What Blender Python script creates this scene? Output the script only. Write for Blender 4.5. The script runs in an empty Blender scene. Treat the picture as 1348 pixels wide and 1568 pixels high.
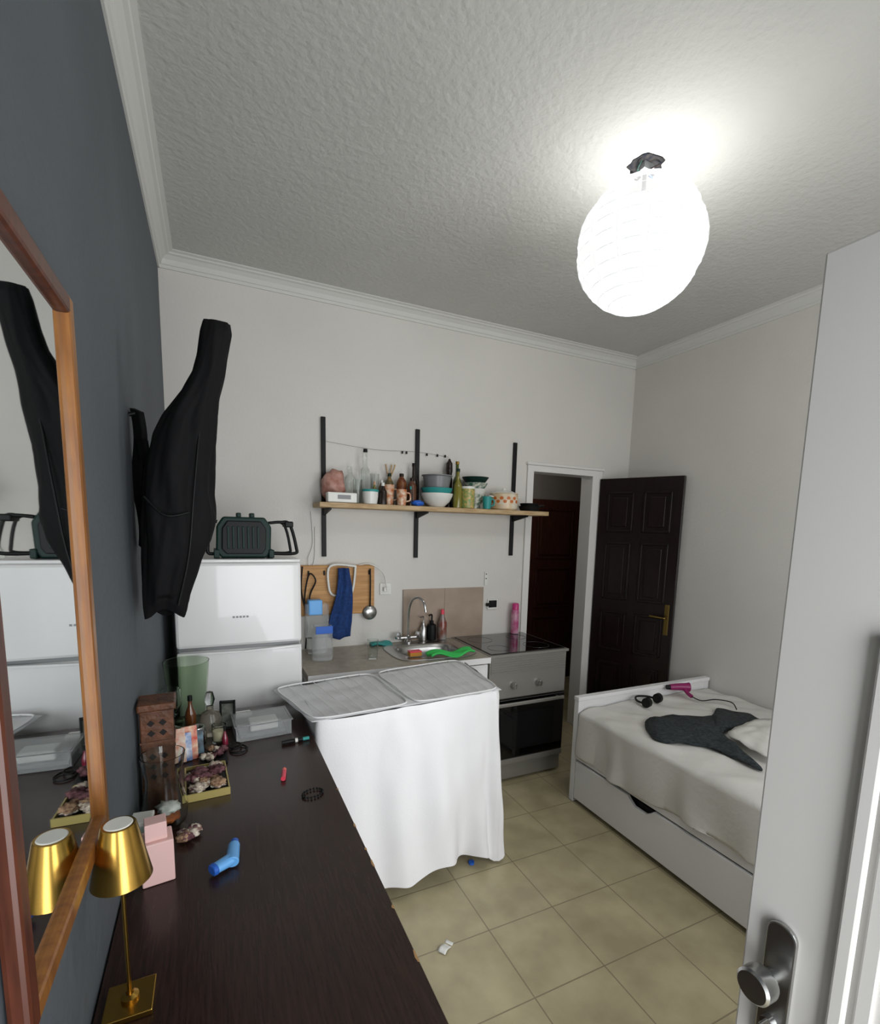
import bpy, bmesh, math, random
from mathutils import Vector, Matrix, noise
random.seed(4)
S=bpy.context.scene
S.view_settings.view_transform='Standard'
S.view_settings.look='None'
def lin(h):
    h=h.lstrip('#');o=[]
    for i in (0,2,4):
        c=int(h[i:i+2],16)/255;o.append(c/12.92 if c<=.04045 else ((c+.055)/1.055)**2.4)
    return (*o,1)
def mat(name,col,rough=.5,metal=0,bump=0,bscale=200,var=0,vscale=5,col2=None,trans=0,emit=0,alpha=1,coat=0,spec=.5,stretch=(1,1,1),ior=1.45,detail=4):
    m=bpy.data.materials.new(name);m.use_nodes=True;N=m.node_tree;b=N.nodes['Principled BSDF']
    c=lin(col);b.inputs['Base Color'].default_value=c
    b.inputs['Roughness'].default_value=rough;b.inputs['Metallic'].default_value=metal
    b.inputs['Transmission Weight'].default_value=trans;b.inputs['IOR'].default_value=ior
    b.inputs['Alpha'].default_value=alpha;b.inputs['Coat Weight'].default_value=coat
    b.inputs['Specular IOR Level'].default_value=spec
    if emit: b.inputs['Emission Color'].default_value=c;b.inputs['Emission Strength'].default_value=emit
    tc=N.nodes.new('ShaderNodeTexCoord');mp=N.nodes.new('ShaderNodeMapping');mp.inputs['Scale'].default_value=stretch
    N.links.new(tc.outputs['Object'],mp.inputs['Vector'])
    if var or col2:
        n=N.nodes.new('ShaderNodeTexNoise');n.inputs['Scale'].default_value=vscale;n.inputs['Detail'].default_value=detail
        N.links.new(mp.outputs[0],n.inputs['Vector'])
        r=N.nodes.new('ShaderNodeValToRGB');r.color_ramp.elements[0].position=.35;r.color_ramp.elements[1].position=.65
        c2=lin(col2) if col2 else tuple([x*(1-var) for x in c[:3]]+[1])
        r.color_ramp.elements[0].color=c2;r.color_ramp.elements[1].color=c
        N.links.new(n.outputs['Fac'],r.inputs[0]);N.links.new(r.outputs[0],b.inputs['Base Color'])
    if bump:
        n=N.nodes.new('ShaderNodeTexNoise');n.inputs['Scale'].default_value=bscale;n.inputs['Detail'].default_value=3
        N.links.new(mp.outputs[0],n.inputs['Vector'])
        bp=N.nodes.new('ShaderNodeBump');bp.inputs['Strength'].default_value=bump;bp.inputs['Distance'].default_value=.01
        N.links.new(n.outputs['Fac'],bp.inputs['Height']);N.links.new(bp.outputs[0],b.inputs['Normal'])
    return m
def tilemat(name,c1,c2,mortar,w,h,ms,off=(0,0,0),rough=.35,axis='xy',nscale=5):
    m=mat(name,c1,rough);N=m.node_tree;b=N.nodes['Principled BSDF']
    tc=N.nodes.new('ShaderNodeTexCoord');mp=N.nodes.new('ShaderNodeMapping');mp.inputs['Location'].default_value=off
    if axis=='xz': mp.inputs['Rotation'].default_value=(math.radians(-90),0,0)
    N.links.new(tc.outputs['Object'],mp.inputs['Vector'])
    t=N.nodes.new('ShaderNodeTexBrick');t.offset=0;t.inputs['Scale'].default_value=1;t.inputs['Brick Width'].default_value=w;t.inputs['Row Height'].default_value=h
    t.inputs['Mortar Size'].default_value=ms;t.inputs['Mortar Smooth'].default_value=.3
    N.links.new(mp.outputs[0],t.inputs['Vector'])
    n=N.nodes.new('ShaderNodeTexNoise');n.inputs['Scale'].default_value=nscale;n.inputs['Detail'].default_value=6;N.links.new(tc.outputs['Object'],n.inputs['Vector'])
    r=N.nodes.new('ShaderNodeValToRGB');r.color_ramp.elements[0].position=.35;r.color_ramp.elements[1].position=.68
    r.color_ramp.elements[0].color=lin(c2);r.color_ramp.elements[1].color=lin(c1);N.links.new(n.outputs['Fac'],r.inputs[0])
    N.links.new(r.outputs[0],t.inputs['Color1']);N.links.new(r.outputs[0],t.inputs['Color2']);t.inputs['Mortar'].default_value=lin(mortar)
    N.links.new(t.outputs['Color'],b.inputs['Base Color'])
    bp=N.nodes.new('ShaderNodeBump');bp.invert=True;bp.inputs['Strength'].default_value=.3;bp.inputs['Distance'].default_value=.002
    N.links.new(t.outputs['Fac'],bp.inputs['Height']);N.links.new(bp.outputs[0],b.inputs['Normal'])
    return m
def mkobj(name,bm,m,parent=None,smooth=False,bev=0,thick=0,sub=0,angle=None):
    bmesh.ops.recalc_face_normals(bm,faces=bm.faces[:])
    me=bpy.data.meshes.new(name);bm.to_mesh(me);bm.free()
    if smooth:
        for p in me.polygons:p.use_smooth=True
        if angle:
            try: me.set_sharp_from_angle(angle=math.radians(angle))
            except Exception: pass
    me.materials.append(m);o=bpy.data.objects.new(name,me);S.collection.objects.link(o)
    if parent:o.parent=parent
    if thick:
        k=o.modifiers.new('s','SOLIDIFY');k.thickness=thick;k.offset=0
    if bev:
        k=o.modifiers.new('b','BEVEL');k.width=bev;k.segments=2;k.limit_method='ANGLE'
    if sub:
        k=o.modifiers.new('u','SUBSURF');k.levels=sub;k.render_levels=sub
    return o
def bxverts(bm,a,b):
    v=[bm.verts.new((x,y,z)) for x in (a[0],b[0]) for y in (a[1],b[1]) for z in (a[2],b[2])]
    for f in ((0,1,3,2),(4,6,7,5),(0,4,5,1),(2,3,7,6),(0,2,6,4),(1,5,7,3)): bm.faces.new([v[i] for i in f])
def boxes(name,L,m,parent=None,bev=0):
    bm=bmesh.new()
    for a,b in L:bxverts(bm,a,b)
    return mkobj(name,bm,m,parent,bev=bev)
def catmull(P,n=6,closed=False):
    P=[Vector(p) for p in P];out=[];L=len(P)
    R=range(L if closed else L-1)
    for i in R:
        g=lambda j:P[j%L] if closed else P[min(max(j,0),L-1)]
        a,b,c,d=g(i-1),g(i),g(i+1),g(i+2)
        for k in range(n):
            t=k/n;out.append(.5*((2*b)+(c-a)*t+(2*a-5*b+4*c-d)*t*t+(3*b-a-3*c+d)*t**3))
    if not closed: out.append(P[-1])
    return out
class G:
    def __init__(s,name,loc=(0,0,0),rz=0,rot=None):
        e=bpy.data.objects.new(name,None);e.empty_display_size=.05;e.location=loc
        e.rotation_euler=rot if rot else (0,0,math.radians(rz));S.collection.objects.link(e);s.e=e
    def box(s,n,a,b,m,bev=.002): return boxes(n,[(a,b)],m,s.e,bev)
    def boxes(s,n,L,m,bev=.0): return boxes(n,L,m,s.e,bev)
    def lathe(s,n,prof,m,at=(0,0,0),seg=32,sx=1,sy=1,rot=None,angle=40):
        bm=bmesh.new();rings=[]
        for r,z in prof:
            if r<1e-6: rings.append([bm.verts.new((0,0,z))])
            else: rings.append([bm.verts.new((r*sx*math.cos(2*math.pi*i/seg),r*sy*math.sin(2*math.pi*i/seg),z)) for i in range(seg)])
        for A,B in zip(rings,rings[1:]):
            for i in range(seg):
                j=(i+1)%seg
                if len(A)==1 and len(B)==1: continue
                if len(A)==1: bm.faces.new((A[0],B[i],B[j]))
                elif len(B)==1: bm.faces.new((A[i],A[j],B[0]))
                else: bm.faces.new((A[i],A[j],B[j],B[i]))
        M=Matrix.Translation(at)
        if rot is not None: M=M@rot
        bm.transform(M)
        return mkobj(n,bm,m,s.e,True,angle=angle)
    def cyl(s,n,p0,p1,r,m,r2=None,seg=24):
        p0,p1=Vector(p0),Vector(p1);d=p1-p0;q=d.to_track_quat('Z','Y').to_matrix().to_4x4();r2=r if r2 is None else r2
        return s.lathe(n,[(0,0),(r,0),(r2,d.length),(0,d.length)],m,at=p0,rot=q,seg=seg)
    def tube(s,n,pts,r,m,closed=False,smooth=6,seg=8):
        P=catmull(pts,smooth,closed) if smooth else [Vector(p) for p in pts]
        bm=bmesh.new();rings=[];L=len(P);up=None
        for i,p in enumerate(P):
            t=(P[(i+1)%L]-P[i-1]) if closed else (P[min(i+1,L-1)]-P[max(i-1,0)])
            t.normalize()
            if up is None: up=t.orthogonal().normalized()
            up=(up-t*up.dot(t)).normalized();w=t.cross(up)
            rr=r(i/(L-1)) if callable(r) else r
            rings.append([bm.verts.new(p+(up*math.cos(2*math.pi*k/seg)+w*math.sin(2*math.pi*k/seg))*rr) for k in range(seg)])
        for i in range(L if closed else L-1):
            A,B=rings[i],rings[(i+1)%L]
            for k in range(seg): bm.faces.new((A[k],A[(k+1)%seg],B[(k+1)%seg],B[k]))
        if not closed:
            bm.faces.new(rings[0]);bm.faces.new(rings[-1])
        return mkobj(n,bm,m,s.e,True,angle=50)
    def prism(s,n,poly,ax,a,b,m,bev=0,smooth=False):
        bm=bmesh.new()
        def P(u,v,w): return (w,u,v) if ax==0 else ((u,w,v) if ax==1 else (u,v,w))
        A=[bm.verts.new(P(u,v,a)) for u,v in poly];B=[bm.verts.new(P(u,v,b)) for u,v in poly]
        bm.faces.new(A);bm.faces.new(B)
        for i in range(len(poly)): j=(i+1)%len(poly);bm.faces.new((A[i],A[j],B[j],B[i]))
        return mkobj(n,bm,m,s.e,bev=bev,smooth=smooth,angle=35 if smooth else None)
    def surf(s,n,fn,nu,nv,m,thick=0,sub=0,closeu=False):
        bm=bmesh.new();V=[[bm.verts.new(fn(i/(nu),j/(nv))) for j in range(nv+1)] for i in range(nu+(0 if closeu else 1))]
        for i in range(nu):
            for j in range(nv):
                A=V[i];B=V[(i+1)%len(V)]
                bm.faces.new((A[j],B[j],B[j+1],A[j+1]))
        return mkobj(n,bm,m,s.e,True,thick=thick,sub=sub)
    def blob(s,n,c,r,m,amp=.2,freq=3,sc=(1,1,1),sub=3,seed=0):
        bm=bmesh.new();bmesh.ops.create_icosphere(bm,subdivisions=sub,radius=1)
        for v in bm.verts:
            k=1+amp*noise.noise(v.co*freq+Vector((seed*7.1,seed*3.3,0)))
            v.co=Vector((v.co.x*sc[0],v.co.y*sc[1],v.co.z*sc[2]))*k*r+Vector(c)
        return mkobj(n,bm,m,s.e,True)

# ---------------- materials
M_ceil=mat('ceiling_plaster','#c2c2bd',.9,bump=.45,bscale=40,var=.05,vscale=2)
M_wall=mat('white_wall','#d5d2cc',.85,bump=.12,bscale=60,var=.05,vscale=1.5)
M_trim=mat('cornice_white','#cfcfca',.7)
M_grey=mat('grey_wall_paint','#5a6065',.85,bump=.25,bscale=25,var=.12,vscale=1.6)
M_floor=tilemat('floor_tiles','#b3a988','#9b9173','#80775e',.335,.335,.003,(0.1,0.05,0),.3)
M_white=mat('white_lacquer','#e4e4e4',.3)
M_dwhite=mat('door_white','#dedcd8',.4)
M_fridge=mat('fridge_white','#dededd',.25,coat=.3)
M_chrome=mat('chrome','#c8c8c8',.15,1)
M_steel=mat('steel','#b4b4b2',.3,1)
M_black=mat('black_plastic','#0a0b0c',.5,spec=.3)
M_blackmat=mat('black_fabric','#0b0b0d',.8,bump=.25,bscale=40,spec=.25)
M_blackglass=mat('black_glass','#050506',.06,coat=.5)
M_gold=mat('gold','#b08c44',.25,1)
M_brass=mat('brass','#8a7440',.35,1)
M_desk=mat('dark_wood_veneer','#35241f',.26,bump=.035,bscale=60,col2='#281a16',vscale=30,stretch=(6,.4,1))
M_shelf=mat('shelf_wood','#c0a781',.6,col2='#a58860',vscale=10,stretch=(1,8,8))
M_mahog=mat('mahogany','#1f1311',.3,col2='#120908',vscale=14,stretch=(6,6,.5))
M_mahogh=mat('mahogany_hall','#4a2a22',.35,col2='#301813',vscale=14,stretch=(6,6,.5))
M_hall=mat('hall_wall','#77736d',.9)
M_frame_lit=mat('mirror_frame_wood_lit','#98642f',.35,col2='#7d4e26',vscale=14,stretch=(5,5,.6))  # frame wood with the light on far stile and bottom rail painted in
M_frame_shade=mat('mirror_frame_wood_shaded','#5f3222',.35,col2='#482417',vscale=14,stretch=(5,5,.6))  # same wood, darkened to paint in shade on near stile and top rail
M_mirror=mat('mirror_glass','#e6eaea',.02,1)
M_glass=mat('clear_glass','#f2f6f4',.03,trans=1,ior=1.3)
M_gglass=mat('green_glass','#d3dfce',.05,trans=1,ior=1.15)
M_plastic=mat('clear_plastic','#eef0f0',.15,trans=.85,ior=1.1)
M_sheet=mat('white_sheet','#efeff1',.9,bump=.1,bscale=150)
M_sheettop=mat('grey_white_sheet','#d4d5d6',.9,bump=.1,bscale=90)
M_bed=mat('bed_linen','#d0cec8',.95,bump=.25,bscale=30,var=.05)
M_bedw=mat('bed_white','#e0e0e0',.45)
M_counter=mat('laminate','#aaa396',.4,col2='#989184',vscale=25)
M_teal=mat('teal','#2c8f8c',.45)
M_orange=mat('orange_ceramic','#b5642f',.35,col2='#d8c8b0',vscale=35)
M_green=mat('green_cloth','#3bbf5a',.8)
M_dgreen=mat('dark_green_plastic','#0c2b25',.5,spec=.3)
M_blue=mat('blue_cloth','#1d3f78',.9,col2='#16305f',vscale=60)
M_ltblue=mat('light_blue_plastic','#6cb0ee',.3)
M_blueD=mat('blue_plastic','#2a62c0',.35)
M_pink=mat('soft_pink','#e8c0bb',.6)
M_hot=mat('magenta_plastic','#8a1f5c',.35)
M_red=mat('red_plastic','#e0455a',.3)
M_salt=mat('salt_rock','#b99186',.6,col2='#96604f',vscale=20,bump=.4,bscale=30)
M_cer=mat('ceramic_white','#dcdcd6',.25)
M_greyc=mat('grey_ceramic','#77797a',.3)
M_patt=mat('patterned_bowl','#23604f',.35,col2='#d9d6c8',vscale=45)
M_pasta=mat('pasta_jar','#c9a566',.3,col2='#5d8a4a',vscale=60)
M_oil=mat('olive_oil','#76702a',.15,coat=.5)
M_dark=mat('dark_bottle','#241a16',.25)
M_tiles=tilemat('splash_tiles','#a89686','#978676','#80756a',.325,.80,.003,(-1.42,-.0,.0),.35,'xz')
M_board=mat('bamboo_board','#c2935a',.5,col2='#a97a44',vscale=6,stretch=(.6,4,14))
M_garm=mat('black_lace','#1b2022',.9,col2='#343b3d',vscale=60,bump=.4,bscale=120)
M_mesh=mat('oven_steel','#8f8c86',.36,.35)

# ---------------- room
H=3.134;D=3.235;XR=3.461;YN=-.36
boxes('floor',[((-.1,-1.6,-.1),(5.2,5.0,0))],M_floor)
boxes('ceiling',[((-.1,YN-.1,H),(XR+.1,D+.1,H+.1))],M_ceil)
boxes('wall_left',[((-.1,YN-.1,0),(0,D+.1,H))],M_grey)
boxes('wall_right',[((XR,YN-.1,0),(XR+.1,D+.1,H))],M_wall)
dx0,dx1,dzt=2.47,3.07,2.17
boxes('wall_back',[((0,D,0),(dx0,D+.12,H)),((dx1,D,0),(XR,D+.12,H)),((dx0,D,dzt),(dx1,D+.12,H))],M_wall)
wx0,wx1,wz0,wz1=1.45,3.15,.95,2.45
boxes('wall_front',[((0,YN-.1,0),(.22,YN,H)),((1.06,YN-.1,0),(wx0,YN,H)),((.22,YN-.1,2.17),(1.06,YN,H)),((wx1,YN-.1,0),(XR,YN,H)),((wx0,YN-.1,0),(wx1,YN,wz0)),((wx0,YN-.1,wz1),(wx1,YN,H))],M_wall)
boxes('window_added',[((wx0,YN-.08,wz0),(wx1,YN-.03,wz0+.05)),((wx0,YN-.08,wz1-.05),(wx1,YN-.03,wz1)),((wx0,YN-.08,wz0+.05),(wx0+.05,YN-.03,wz1-.05)),((wx1-.05,YN-.08,wz0+.05),(wx1,YN-.03,wz1-.05)),(((wx0+wx1)/2-.03,YN-.08,wz0+.05),((wx0+wx1)/2+.03,YN-.03,wz1-.05))],M_white)  # unseen window, added as an opening for fill light
def cornice(name,p0,p1,nrm):
    prof=[(0,-.075),(.008,-.075),(.012,-.06),(.018,-.058),(.026,-.035),(.045,-.02),(.058,-.016),(.062,-.01),(.078,-.006),(.078,0),(0,0)]
    bm=bmesh.new();p0,p1,nr=Vector(p0),Vector(p1),Vector(nrm)
    A=[bm.verts.new(p0+nr*u+Vector((0,0,v))) for u,v in prof];B=[bm.verts.new(p1+nr*u+Vector((0,0,v))) for u,v in prof]
    bm.faces.new(A);bm.faces.new(B)
    for i in range(len(prof)): j=(i+1)%len(prof);bm.faces.new((A[i],A[j],B[j],B[i]))
    mkobj(name,bm,M_trim)
cornice('trim_1',(0,YN,H),(0,D,H),(1,0,0));cornice('trim_2',(0,D,H),(XR,D,H),(0,-1,0));cornice('trim_3',(XR,YN,H),(XR,D,H),(-1,0,0))
boxes('trim_4',[((dx0-.05,D-.018,0),(dx0+.008,D+.125,dzt+.04)),((dx1-.008,D-.018,0),(dx1+.09,D+.125,dzt+.04)),((dx0,D-.018,dzt-.008),(dx1,D+.125,dzt+.04)),((dx0-.06,D-.03,dzt+.04),(dx1+.1,D,dzt+.06))],M_dwhite,bev=.004)
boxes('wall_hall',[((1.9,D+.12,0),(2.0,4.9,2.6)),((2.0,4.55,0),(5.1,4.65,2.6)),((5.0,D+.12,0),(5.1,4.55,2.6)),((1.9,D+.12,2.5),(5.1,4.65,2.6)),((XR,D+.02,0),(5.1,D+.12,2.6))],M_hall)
def panel_door(g,L,Hh,th,m,rows,cols=2,depth=.012,stile=.09):
    g.box('slab',(0,0,.0),(L,th,Hh),m,.004)
    cw=(L-stile*(cols+1))/cols
    for (z0,z1) in rows:
        for c in range(cols):
            x0=stile+c*(cw+stile);x1=x0+cw
            for side in (-1,1):
                y=0 if side<0 else th
                yo=y+side*depth
                fr=.018
                P=[((x0,min(y,yo),z0),(x1,max(y,yo),z0+fr)),((x0,min(y,yo),z1-fr),(x1,max(y,yo),z1)),((x0,min(y,yo),z0),(x0+fr,max(y,yo),z1)),((x1-fr,min(y,yo),z0),(x1,max(y,yo),z1)),
                   ((x0+.045,min(y,yo),z0+.045),(x1-.045,max(y,yo),z1-.045))]
                g.boxes('panel',P,m,.004)
g=G('hall_door',(3.35,4.48,0));panel_door(g,1.25,2.05,.04,M_mahogh,[(.12,.75),(.85,1.3),(1.4,1.95)])
hx,hy=3.13,3.205;ex,ey=3.41,2.62
ang=math.degrees(math.atan2(ey-hy,ex-hx));Ld=math.hypot(ex-hx,ey-hy)
g=G('door_1',(hx,hy,.015),rz=ang)
panel_door(g,Ld,2.13,.04,M_mahog,[(.14,.62),(.72,1.05),(1.15,1.62),(1.70,2.02)],stile=.075)
hz=1.05
g.box('plate',(Ld-.065,-.008,hz-.14),(Ld-.03,0,hz+.1),M_brass,.003)
g.tube('lever',[(Ld-.047,-.004,hz),(Ld-.047,-.05,hz),(Ld-.07,-.055,hz),(Ld-.16,-.055,hz+.005)],.009,M_brass)

# white entrance door (foreground)
xw,yw=1.061,.482
g=G('door_2',(xw,0,0))
g.box('slab',(0,-.33,.01),(.042,yw,2.136),M_dwhite,.004)
yy0,yy1=-.2,.345
for z0,z1 in ((.2,1.585),):
    w=.022
    for k,(o,t) in enumerate(((0,.012),(.03,.006))):
        g.boxes('moulding',[((-t,yy0+o,z0+o),(0,yy0+o+w,z1-o)),((-t,yy1-o-w,z0+o),(0,yy1-o,z1-o)),((-t,yy0+o,z0+o),(0,yy1-o,z0+o+w)),((-t,yy0+o,z1-o-w),(0,yy1-o,z1-o))],M_dwhite,.004)
pl=[];yc,hw=.42,.024
for k in range(13):
    a=math.pi*k/12;pl.append((yc+hw*math.cos(a),1.055+.022*math.sin(a)))
for k in range(13):
    a=math.pi+math.pi*k/12;pl.append((yc+hw*math.cos(a),.845+.022*math.sin(a)))
g.prism('escutcheon',pl,0,-.009,0,M_steel,.003)
rot=Matrix.Rotation(math.radians(-90),4,'Y')
g.lathe('knob',[(0,0),(.012,0),(.012,.02),(.026,.024),(.028,.03),(.028,.052),(.024,.056),(0,.057)],M_steel,at=(-.009,.425,.978),rot=rot)
g.lathe('lock_cylinder',[(0,0),(.012,0),(.011,.012),(0,.012)],M_chrome,at=(-.009,.42,.895),rot=rot)
g.box('key',(-.04,.418,.885),(-.02,.422,.905),M_steel,.001)

# ---------------- paper lantern
g=G('paper_lantern_lamp',(1.785,1.59,2.83))
M_paper=bpy.data.materials.new('lantern_paper');M_paper.use_nodes=True
nt=M_paper.node_tree;bb=nt.nodes['Principled BSDF'];out=nt.nodes['Material Output']
bb.inputs['Base Color'].default_value=(.06,.06,.06,1);bb.inputs['Roughness'].default_value=.9;bb.inputs['Specular IOR Level'].default_value=.0
bb.inputs['Emission Color'].default_value=(1,.995,.985,1);bb.inputs['Emission Strength'].default_value=.90
tr=nt.nodes.new('ShaderNodeBsdfTransparent');mx=nt.nodes.new('ShaderNodeMixShader');mx.inputs[0].default_value=.3
nt.links.new(bb.outputs[0],mx.inputs[1]);nt.links.new(tr.outputs[0],mx.inputs[2]);nt.links.new(mx.outputs[0],out.inputs['Surface'])
M_rib=mat('lantern_rib','#d2d6d9',.8,emit=.72)
R=.243
prof=[]
n=13
for i in range(n+1):
    a=math.radians(14)+(math.pi-math.radians(28))*i/n
    prof.append((R*math.sin(a)*(1.0),-R*.97*math.cos(a)))
p2=[]
for i,(r,z) in enumerate(prof):
    p2.append((r,z))
    if i<n:
        r2,z2=prof[i+1];p2.append(((r+r2)/2*.992,(z+z2)/2))
g.lathe('shade',p2,M_paper,seg=14,angle=5)
for i,(r,z) in enumerate(prof):
    g.tube('rib',[((r+.0005)*math.cos(a)*.985,(r+.0005)*math.sin(a)*.985,z) for a in [2*math.pi*k/28 for k in range(28)]],.0012,M_rib,closed=True,smooth=1,seg=5)
for k in range(14):
    a=2*math.pi*k/14;g.tube('paper_seam',[(r*math.cos(a)*1.001,r*math.sin(a)*1.001,z) for r,z in prof],.0008,M_rib,smooth=1,seg=4)
g.cyl('socket_rod',(0,0,.2),(0,0,.29),.008,M_greyc)
g2=G('ceiling_junction_hole',(1.795,1.60,H))
pts=[]
for k in range(20):
    a=2*math.pi*k/20;rr=.06*(1+.35*noise.noise(Vector((math.cos(a)*2,math.sin(a)*2,3))))
    pts.append((rr*math.cos(a)*1.1,rr*math.sin(a)))
g2.prism('hole_rim',pts,2,-.004,-.0005,mat('dark_hole','#14161c',.95,col2='#2c2a28',vscale=60,spec=.1))
g2.box('junction_box',(-.03,-.025,-.03),(.02,.02,-.003),M_greyc)
for k in range(4):
    a=k*1.6;g2.tube('wire',[(0,0,-.02),(.04*math.cos(a),.04*math.sin(a),-.03),(.055*math.cos(a+.5),.05*math.sin(a+.5),-.012)],.003,[M_blueD,M_black,M_dgreen,M_dark][k])

# ---------------- mirror on left wall
g=G('wall_mirror',(0.003,0,0))
y0,y1,z0,z1=.60,1.043,1.15,2.07;w=.032
g.box('backing',(0,y0+.01,z0+.01),(.006,y1-.01,z1-.01),M_black,0)
g.box('glass',(.006,y0+w*.7,z0+w*.7),(.010,y1-w*.7,z1-w*.7),M_mirror,0)
def rail(n,a,b): g.box(n,a,b,M_frame_lit if n in('stile_far','rail_bottom') else M_frame_shade,.006)
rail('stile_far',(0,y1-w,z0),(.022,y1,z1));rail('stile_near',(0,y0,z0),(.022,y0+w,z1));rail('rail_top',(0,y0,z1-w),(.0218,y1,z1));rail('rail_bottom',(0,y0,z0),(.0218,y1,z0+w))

# ---------------- hanging jacket
g=G('hanging_black_jacket',(0,1.68,0))
secs=[(2.296,.212,.284,.02),(2.27,.205,.287,.035),(2.20,.196,.274,.045),(2.15,.183,.266,.05),(2.09,.150,.254,.06),(2.02,.10,.246,.07),(1.96,.072,.238,.078),(1.88,.052,.224,.08),(1.80,.040,.217,.08),(1.72,.032,.224,.08),(1.66,.030,.214,.08),(1.60,.028,.188,.075),(1.53,.026,.162,.065),(1.47,.025,.144,.05),(1.44,.026,.137,.03)]
def coat(u,v):
    t=v*(len(secs)-1);i=min(int(t),len(secs)-2);f=t-i
    z,a,b,d=[secs[i][k]*(1-f)+secs[i+1][k]*f for k in range(4)]
    th=2*math.pi*u;cx=(a+b)/2;w=(b-a)/2
    k=1+.12*noise.noise(Vector((math.cos(th)*1.6,math.sin(th)*1.6,z*5)))+.05*math.sin(th*7+z*14)+.07*noise.noise(Vector((math.cos(th)*5,math.sin(th)*5,z*9)))
    return (max(.006,cx+w*math.cos(th)*k),d*math.sin(th)*k,z+.015*math.sin(th*3)*(v>.9))
g.surf('body',coat,80,80,M_blackmat,closeu=True)
g.tube('zip',[(.245,-.03,2.2),(.20,-.066,2.0),(.175,-.088,1.8),(.155,-.085,1.62),(.12,-.064,1.47)],.003,M_black)
g.tube('pocket_seam',[(.05,-.078,1.78),(.10,-.092,1.73),(.16,-.092,1.74)],.003,M_black)
g.surf('wall_side_sleeve',lambda u,v:(.008+.03*u+.006*math.sin(v*9),.15-.06*u,2.055-.02*u-.42*v),6,20,M_blackmat,thick=.014)
g.surf('strap',lambda u,v:(.02+.03*u+.015*math.sin(v*3),.11-.05*u,1.95-.48*v),4,20,M_blackmat,thick=.01)
g.cyl('hook',(0.002,.12,2.03),(.03,.12,2.04),.006,M_black)

# ---------------- fridge
g=G('refrigerator',(.05,2.471,0))
W=.555
g.box('cabinet',(.0,.06,.04),(W,.60,1.53),M_fridge,.008)
g.box('top_cap',(-.001,.02,1.528),(W+.001,.60,1.545),M_fridge,.006)
g.box('freezer_door',(0,0,1.135),(W,.058,1.53),M_fridge,.014)
g.box('fridge_door',(0,0,.08),(W,.058,1.118),M_fridge,.014)
g.box('gap_strip',(.01,.02,1.115),(W-.01,.058,1.137),M_greyc,0)
g.prism('grip_lip',[(0.005,1.108),(.14,1.104),(.28,1.103),(.42,1.106),(W-.005,1.115),(W-.005,1.123),(.28,1.113),(.005,1.118)],1,-.012,.01,M_fridge,.002)
g.boxes('badge',[((.24+i*.015,-.001,1.27),(.24+i*.015+.010,.001,1.279)) for i in range(5)],M_greyc)
g.boxes('feet',[((.03,.1,0),(.08,.15,.04)),((W-.08,.1,0),(W-.03,.15,.04)),((.03,.5,0),(.08,.55,.04)),((W-.08,.5,0),(W-.03,.55,.04))],M_black)

g=G('portable_radio',(.355,2.62,1.547))
oc=[(-.125,.03),(-.10,.0),(.10,0),(.12,.03),(.125,.15),(.095,.195),(-.09,.195),(-.12,.15)]
g.prism('body',oc,1,-.07,.07,M_dgreen,.008)
g.prism('front_face',[(x*.8,.1+(z-.1)*.8) for x,z in oc],1,-.085,-.07,M_black,.004)
g.boxes('grille_ribs',[((-.075+i*.022,-.092,.045),(-.065+i*.022,-.084,.15)) for i in range(7)],M_dgreen,.002)
g.boxes('corner_guards',[((-.135,-.08,.0),(-.11,.08,.04)),((.11,-.08,0),(.135,.08,.04)),((-.03,-.05,.19),(-.01,.05,.215)),((.03,-.05,.19),(.05,.05,.215))],M_dgreen,.004)
g.tube('handle_right',[(.12,-.04,.02),(.235,-.04,.02),(.245,-.04,.05),(.215,-.04,.165),(.17,-.04,.175),(.12,-.04,.17)],.008,M_black,smooth=5)
g.tube('handle_right_rear',[(.12,.04,.02),(.215,.04,.02),(.225,.04,.05),(.195,.04,.165),(.12,.04,.17)],.007,M_black,smooth=5)
g.box('handle_grip',(.19,-.05,.15),(.232,.05,.18),M_black,.006)
g.tube('handle_left',[(-.12,-.04,.02),(-.155,-.04,.02),(-.16,-.04,.05),(-.145,-.04,.165),(-.115,-.04,.17)],.008,M_black,smooth=5)

# ---------------- kitchen counter
g=G('kitchen_counter',(0,0,0))
cx0,cx1,cyf=.66,1.805,2.653
g.box('cabinet',(cx0+.01,cyf+.02,.1),(cx1-.005,D-.004,.74),M_white,.003)
g.box('plinth',(cx0+.01,cyf+.07,0),(cx1-.005,D-.02,.1),M_greyc,0)
g.boxes('cabinet_doors',[((cx0+.015,cyf,.11),(cx0+.385,cyf+.018,.85)),((cx0+.39,cyf,.11),(cx0+.76,cyf+.018,.85)),((cx0+.765,cyf,.11),(cx1-.01,cyf+.018,.85))],M_white,.003)
g.boxes('carcass_top_rail',[((cx0+.01,cyf+.02,.74),(cx0+.03,D-.004,.858)),((cx1-.025,cyf+.02,.74),(cx1-.005,D-.004,.858))],M_white)
sx0,sx1,sy0,sy1=1.27,1.74,2.76,3.12
g.boxes('worktop',[((cx0,cyf-.015,.86),(sx0,D-.002,.9)),((sx1,cyf-.015,.86),(cx1,D-.002,.9)),((sx0,cyf-.015,.86),(sx1,sy0,.9)),((sx0,sy1,.86),(sx1,D-.002,.9))],M_counter)
g.box('worktop_edge',(cx0,cyf-.018,.862),(cx1,cyf-.014,.899),M_white,0)
g=G('kitchen_sink',(1.505,2.935,.9))
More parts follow.
